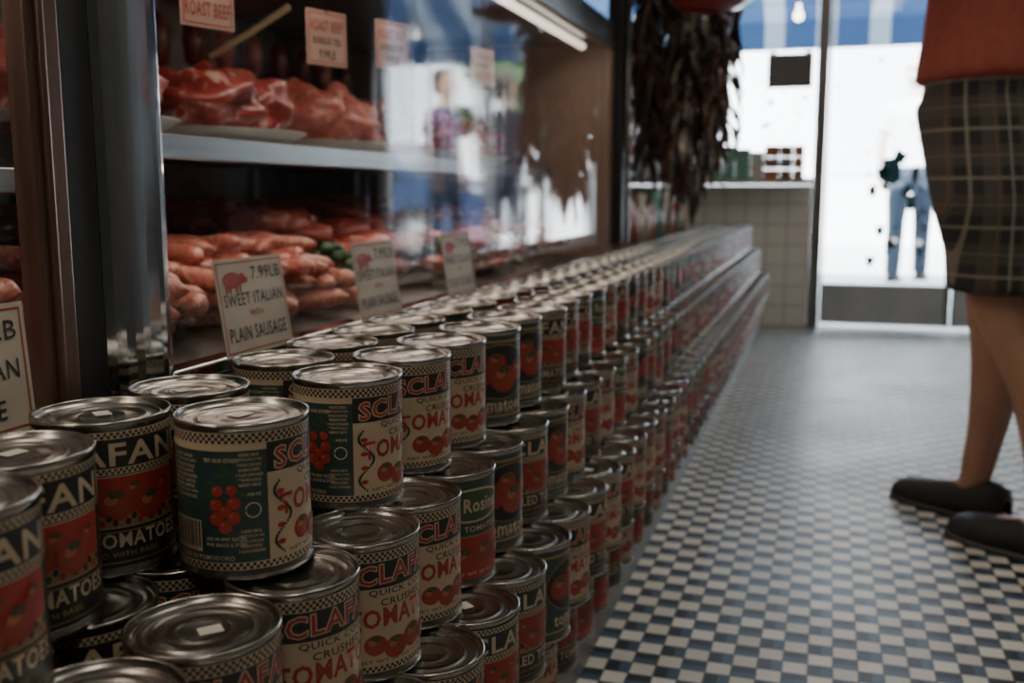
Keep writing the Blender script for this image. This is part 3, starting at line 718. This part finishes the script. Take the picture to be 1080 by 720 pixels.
sc = empty('hanging_scale', (-.35, 3.0, 1.23)); mb = MB()
mb.lathe([(0, 0), (.05, .003), (.09, .014), (.115, .035), (.118, .035), (.092, .017), (.05, .006), (0, .004)], 32, m=0)
mb.build('scale_pan', [M['redpan']], sc); mb = MB()
for t in (0, 2.09, 4.19): mb.tube([(.115 * math.cos(t), .115 * math.sin(t), .035), (0, 0, .36)], [.002, .002], 6)
mb.tube([(0, 0, .36), (0, 0, .42)], [.006, .006], 8); mb.tube([(0, 0, .66), (0, 0, 1.67)], [.004, .004], 8); mb.build('scale_chains', [M['chrome']], sc)
mb = MB(); mb.tube([(0, -.04, .54), (0, .04, .54)], [.12, .12], 32, 0); mb.tube([(0, -.043, .54), (0, -.04, .54)], [.105, .105], 32, 1); mb.build('scale_dial', [M['steel_dark'], M['white']], sc)
for yy in (-.9, 1.3, 3.6):
    f = empty('ceiling_light_fixture', (.55, yy, ZC - .05)); mb = MB(); mb.box(-.16, .16, -.62, .62, 0.01, .05); mb.build('housing', [M['tray']], f, bevel=.005)
    mb = MB()
    for q in (-.08, .08): mb.tube([(q, -.58, -.012), (q, .58, -.012)], [.014, .014], 10)
    mb.build('tubes', [M['lamp']], f)
    area('ceiling_lamp', (.55, yy, ZC - .09), .3, 1.2, {-.9: 12, 1.3: 13, 3.6: 11}[yy], (1, .89, .74))

# ------------------------------------------------------------------ outside
mb = MB(); mb.box(-14, 14, Y1 + .15, 9.6, -.12, -.005, 0); mb.build('sidewalk_ground', [M['concrete']])
mb = MB(); mb.box(-14, 14, 9.6, 17, -.2, -.10, 0); mb.build('street_ground', [M['asphalt']])
mb = MB(); mb.box(-14, 14, 17, 17.5, -.12, 9, 0)
for xx in range(-12, 13, 3):
    for z in (1.0, 4.2): mb.box(xx, xx + 1.3, 16.96, 17, z, z + 2, 1)
mb.build('opposite_facade', [M['facade'], M['darkglass']])
mb = MB(); mb.add([(-3, Y1 + .16, 2.75), (3, Y1 + .16, 2.75), (3, 7.7, 1.94), (-3, 7.7, 1.94)], [(0, 1, 2, 3)])
mb.add([(-3, 7.7, 1.94), (3, 7.7, 1.94), (3, 7.72, 1.74), (-3, 7.72, 1.74)], [(0, 1, 2, 3)])
for xx in (-2.95, 2.95): mb.tube([(xx, 7.68, 0), (xx, 7.68, 1.94)], [.02, .02], 10, 1)
mb.build('striped_awning', [M['awn'], M['steel_dark']])
mb = MB()
for xx in (-1.8, -.24, .62, 1.6): mb.lathe([(0, -.035), (.02, -.03), (.03, -.008), (.024, .018), (.012, .032), (.012, .07), (0, .07)], 16, (xx, 6.9, 1.85), 0)
mb.tube([(-2.8, 6.9, 1.94), (0, 6.9, 1.92), (2.8, 6.9, 1.94)], [.004] * 3, 6, 1); mb.build('string_lights', [M['bulb'], M['ink']])
car = empty('parked_car', (4.6, 11.4, -.10)); mb = MB()
pr = [(-2.2, .35), (-2.2, .75), (-1.9, .88), (-1.5, .92), (-.9, 1.38), (.5, 1.42), (1.2, .98), (2.0, .88), (2.25, .7), (2.25, .35)]
n = len(pr); vs = [(x, -.85, z) for x, z in pr] + [(x, .85, z) for x, z in pr]
mb.add(vs, [tuple(range(n)), tuple(range(2 * n - 1, n - 1, -1))] + [(i, (i + 1) % n + 0, (i + 1) % n + n, i + n) for i in range(n)], 0)
mb.build('car_body', [M['carpaint']], car, bevel=.06)
mb = MB()
for s_ in (-1, 1):
    mb.add([(-1.3, s_ * .862, .95), (-.85, s_ * .862, 1.3), (.45, s_ * .862, 1.34), (1.0, s_ * .862, .98)], [(0, 1, 2, 3)])
mb.build('car_windows', [M['carglass']], car)
mb = MB()
for wx in (-1.4, 1.4):
    for wy in (-.82, .82): mb.tube([(wx, wy - .1, .33), (wx, wy + .1, .33)], [.33, .33], 24, 0); mb.tube([(wx, wy - .11, .33), (wx, wy + .11, .33)], [.2, .2], 24, 1)
mb.build('wheels', [M['rubber'], M['steel']], car)
tree = empty('street_tree', (2.3, 12.9, -.10)); mb = MB(); mb.tube([(0, 0, 0), (.03, 0, 1.0), (-.02, .02, 2.0)], [.09, .07, .06], 12); mb.build('trunk', [M['bark']], tree)
mb = MB(); rr = random.Random(77)
for i in range(46): mb.blob((rr.gauss(0, .5), rr.gauss(0, .45), rr.uniform(1.5, 2.9)), (.22, .22, .16), 0, rr.uniform(0, 3), i, .7, 9, 3)
mb.build('canopy', [M['foliage']], tree)

# ------------------------------------------------------------------ people
def skin_obj(name, nodes, edges, root, mat, parent, sub=2):
    names = list(nodes); me = bpy.data.meshes.new(name)
    me.from_pydata([nodes[k][0] for k in names], [(names.index(a), names.index(b)) for a, b in edges], [])
    ob = bpy.data.objects.new(name, me); SC.collection.objects.link(ob); ob.parent = parent
    me.materials.append(mat)
    md = ob.modifiers.new('Skin', 'SKIN'); md.use_smooth_shade = True
    for i, k in enumerate(names):
        r_ = nodes[k][1]; me.skin_vertices[0].data[i].radius = (r_, r_); me.skin_vertices[0].data[i].use_root = (k == root)
    ss = ob.modifiers.new('Sub', 'SUBSURF'); ss.levels = sub; ss.render_levels = sub
    return ob
def remesh(ob, v=.011, it=4):
    r_ = ob.modifiers.new('Remesh', 'REMESH'); r_.mode = 'VOXEL'; r_.voxel_size = v; r_.use_smooth_shade = True
    s = ob.modifiers.new('Smooth', 'SMOOTH'); s.iterations = it
def person(name, loc, heading, shirt, pants, skin, short=True, rf=(.07, -.09), lf=(-.07, .09), scale=1., phone=True, hair='hair'):
    e = empty(name, loc, (0, 0, R(heading))); e.scale = (scale,) * 3
    N = dict(pel=((0, 0, .96), .10), sp=((-.01, 0, 1.12), .09), ch=((-.01, 0, 1.30), .105), nb=((-.015, 0, 1.46), .06), nk=((.0, 0, 1.53), .052), hd=((.01, 0, 1.60), .05))
    E = [('pel', 'sp'), ('sp', 'ch'), ('ch', 'nb'), ('nb', 'nk'), ('nk', 'hd')]
    for t, sg, f in (('r', -1, rf), ('l', 1, lf)):
        fx, fy = f
        N[t + 'hip'] = ((0, sg * .09, .89), .082); N[t + 'th'] = ((fx * .25 + .012, sg * .095, .70), .076)
        N[t + 'kn'] = ((fx * .5 + .018, (sg * .095 + fy) / 2, .50), .060); N[t + 'k2'] = ((fx * .58 + .004, (sg * .095 + fy) / 2, .44), .053)
        N[t + 'ca'] = ((fx * .72 - .022, fy * .9 + sg * .01, .35), .060); N[t + 'sh'] = ((fx * .88 - .012, fy, .20), .042)
        N[t + 'an'] = ((fx, fy, .10), .036); N[t + 'hl'] = ((fx + .01, fy, .055), .032); N[t + 'to'] = ((fx + .12, fy, .035), .026)
        E += [('pel', t + 'hip'), (t + 'hip', t + 'th'), (t + 'th', t + 'kn'), (t + 'kn', t + 'k2'), (t + 'k2', t + 'ca'), (t + 'ca', t + 'sh'), (t + 'sh', t + 'an'), (t + 'an', t + 'hl'), (t + 'hl', t + 'to')]
        N[t + 'cl'] = ((-.015, sg * .09, 1.43), .06); N[t + 'sho'] = ((-.015, sg * .175, 1.41), .055); N[t + 'ua'] = ((-.02, sg * .215, 1.29), .045)
        if phone:
            el = (-.015, sg * .235, 1.185); fa = (.09, sg * .19, 1.20); wr = (.20, sg * .13, 1.225); pa = (.26, sg * .10, 1.235); dv = Vector((.8, -sg * .45, .25)).normalized()
        else:
            el = (-.03, sg * .245, 1.13); fa = (-.005, sg * .25, 1.02); wr = (.03, sg * .25, .89); pa = (.045, sg * .25, .83); dv = Vector((.25, 0, -1)).normalized()
        N[t + 'el'] = (el, .040); N[t + 'fa'] = (fa, .038); N[t + 'wr'] = (wr, .026); N[t + 'pa'] = (pa, .028)
        E += [('ch', t + 'cl'), (t + 'cl', t + 'sho'), (t + 'sho', t + 'ua'), (t + 'ua', t + 'el'), (t + 'el', t + 'fa'), (t + 'fa', t + 'wr'), (t + 'wr', t + 'pa')]
        pv = Vector(pa); side = dv.cross(Vector((0, sg, .3))).normalized(); curl = side.cross(dv).normalized() * sg
        mb = MB(); mb.tube([Vector(wr), pv - dv * .02, pv + dv * .015, pv + dv * .035], [.024, .034, .040, .036], 14, 0, True, .5)
        ob = mb.build('palm_' + t, [skin], e)
        HN = {'root': (tuple(pv), .012)}; HE = []
        for i, (o, ln) in enumerate(((.027, .070), (.010, .080), (-.008, .075), (-.025, .058))):
            b0 = pv + dv * .02 + side * o
            pts = [b0, b0 + dv * (ln * .4), b0 + dv * (ln * .72) - curl * .012, b0 + dv * (ln * .9) - curl * .03]
            for j, p in enumerate(pts):
                HN['f%d%d' % (i, j)] = (tuple(p), (.0095, .009, .0085, .007)[j])
                HE.append(('root' if j == 0 else 'f%d%d' % (i, j - 1), 'f%d%d' % (i, j)))
        b0 = pv - dv * .025 + side * .025
        for j, p in enumerate([b0, b0 + side * .022 + dv * .02, b0 + side * .030 + dv * .045, b0 + side * .028 + dv * .062 - curl * .008]):
            HN['t%d' % j] = (tuple(p), (.012, .011, .0095, .008)[j]); HE.append(('root' if j == 0 else 't%d' % (j - 1), 't%d' % j))
        skin_obj('fingers_' + t, HN, HE, 'root', skin, e, 1)
        mb = MB(); st = [(-.075, .022, .04), (-.07, .034, .065), (-.04, .038, .078), (0, .039, .072), (.04, .042, .062), (.09, .048, .052), (.14, .047, .044), (.175, .038, .036), (.195, .02, .022)]
        def shell(st, z0, m, kk=1.):
            vs = []; fs = []; n = 12
            for x, w_, h_ in st:
                for j in range(n + 1):
                    a = math.pi * j / n; c_ = math.cos(a); s_ = math.sin(a)
                    vs.append((fx + x, fy + w_ * kk * math.copysign(abs(c_) ** .7, c_), z0 + h_ * abs(s_) ** .7))
            k = n + 1
            for i in range(len(st) - 1):
                for j in range(n): fs.append((i * k + j, i * k + j + 1, (i + 1) * k + j + 1, (i + 1) * k + j))
                fs.append((i * k + n, i * k, (i + 1) * k, (i + 1) * k + n))
            fs.append(tuple(range(k))); fs.append(tuple(range((len(st) - 1) * k + n, (len(st) - 1) * k - 1, -1)))
            mb.add(vs, fs, m, True)
        shell(st, .012, 0); shell([(a - .004 if a < 0 else a + .003, b + .004, .018) for a, b, c in st], 0.0, 1)
        mb.build('shoe_' + t, [M['shoe'], M['sole']], e)
    skin_obj('body', N, E, 'pel', skin, e, 2)
    mb = MB()
    mb.loft([(0, 0, .80, .105, .15), (0, 0, .86, .135, .18), (-.005, 0, .93, .128, .175), (0, 0, 1.0, .108, .152), (0, 0, 1.03, .105, .148)], 28)
    for sg, f in ((-1, rf), (1, lf)):
        fx, fy = f; ky = (sg * .095 + fy) / 2
        if short: mb.loft([(fx * .5 + .012, ky + sg * .008, .520, .103, .101), (fx * .45 + .01, ky + sg * .008, .60, .104, .102), (fx * .3 + .005, sg * .096, .70, .108, .102), (fx * .15, sg * .09, .78, .112, .098), (0, sg * .08, .88, .118, .096)], 24)
        else: mb.loft([(fx - .005, fy, .06, .062, .058), (fx * .9, fy, .2, .066, .062), (fx * .55, ky, .48, .075, .07), (fx * .3, sg * .092, .68, .09, .085), (fx * .15, sg * .088, .78, .1, .09), (0, sg * .08, .88, .11, .09)], 24)
    ob = mb.build('shorts' if short else 'trousers', [pants], e); remesh(ob, .011)
    mb = MB()
    mb.loft([(-.002, 0, .925, .148, .192), (-.002, 0, .95, .145, .188), (0, 0, 1.02, .135, .177), (0, 0, 1.12, .128, .170), (-.005, 0, 1.25, .130, .180), (-.01, 0, 1.36, .125, .19), (-.015, 0, 1.43, .09, .165), (-.015, 0, 1.475, .06, .08), (-.012, 0, 1.49, .055, .062)], 32)
    for sg in (-1, 1):
        mb.tube([(-.015, sg * .11, 1.40), (-.015, sg * .175, 1.395), (-.02, sg * .215, 1.31), (-.02, sg * .232, 1.22)], [.07, .075, .068, .066], 18)
    ob = mb.build('t_shirt', [shirt], e); remesh(ob, .011)
    mb = MB()
    mb.loft([(.03, 0, 1.555, .035, .03), (.03, 0, 1.565, .062, .045), (.022, 0, 1.59, .080, .062), (.015, 0, 1.63, .092, .071), (.010, 0, 1.68, .097, .076), (.004, 0, 1.73, .096, .077), (0, 0, 1.77, .082, .067), (0, 0, 1.795, .05, .042), (0, 0, 1.802, .015, .012)], 28, 0)
    mb.blob((.115, 0, 1.655), (.020, .014, .026), 0, 0, 1, .05, 10)
    for sg in (-1, 1):
        mb.blob((.0, sg * .078, 1.665), (.018, .009, .032), 0, 0, 2, .05, 10); mb.blob((.092, sg * .031, 1.682), (.013, .013, .011), 1, 0, 3, 0, 8); mb.blob((.103, sg * .031, 1.682), (.004, .006, .006), 3, 0, 3, 0, 6)
    mb.blob((.098, 0, 1.610), (.012, .024, .006), 2, 0, 3, 0, 8)
    mb.build('head', [skin, M['eye'], M['lip'], M['ink']], e)
    mb = MB(); mb.blob((-.018, 0, 1.728), (.104, .086, .092), 0, 0, 8, .08, 22, 4); mb.blob((-.05, 0, 1.66), (.062, .074, .07), 0, 0, 5, .08, 16, 4)
    mb.build('hair', [M[hair]], e)
    if phone:
        mb = MB(); mb.box(.30, .31, -.038, .038, 1.225, 1.37); mb.build('phone', [M['rubber']], e, bevel=.003)
    return e
person('standing_man', (.318, 2.27, 0), 142, M['redshirt'], M['plaid'], M['skin'], True, (.045, -.095), (-.185, .045), 1.01)
person('pedestrian', (.64, 8.9, -.005), 75, M['wshirt'], M['jeans'], M['skin2'], False, (.14, -.08), (-.16, .08), 1., False, 'fair')
person('pedestrian', (2.0, 8.5, -.005), 190, M['bshirt'], M['jeans'], M['skin'], False, (.14, -.08), (-.16, .08), 1., False)
person('pedestrian', (1.30, 8.1, -.005), 100, M['dshirt'], M['jeans'], M['skin'], False, (-.12, -.08), (.14, .08), .95, False)
person('pedestrian', (3.0, 9.2, -.005), 170, M['dshirt'], M['jeans'], M['skin'], False, (-.12, -.08), (.14, .08), 1., False)

# ------------------------------------------------------------------ world, sun, camera
w = bpy.data.worlds.new('sky'); SC.world = w; w.use_nodes = True
bg = w.node_tree.nodes['Background']; bg.inputs[0].default_value = (.68, .86, 1, 1); bg.inputs[1].default_value = 8.0
sl = bpy.data.lights.new('sun', 'SUN'); sl.energy = 55; sl.angle = .01; sl.color = (1, .98, .95)
so = bpy.data.objects.new('sun', sl); SC.collection.objects.link(so); so.rotation_euler = Vector((.25, .75, -.8)).to_track_quat('-Z', 'Y').to_euler(); so.location = (0, 0, 12)
try: SC.view_settings.look = 'AgX - Medium Low Contrast'
except Exception: pass

cd = bpy.data.cameras.new('camera'); cam = bpy.data.objects.new('camera', cd); SC.collection.objects.link(cam)
cam.location = (0, 0, .72); cam.rotation_euler = (R(90 - 8.5), 0, R(17.5)); cd.lens = 35; cd.sensor_width = 36; cd.clip_start = .02
cd.dof.use_dof = True; cd.dof.focus_distance = .86; cd.dof.aperture_fstop = 5.0
SC.camera = cam
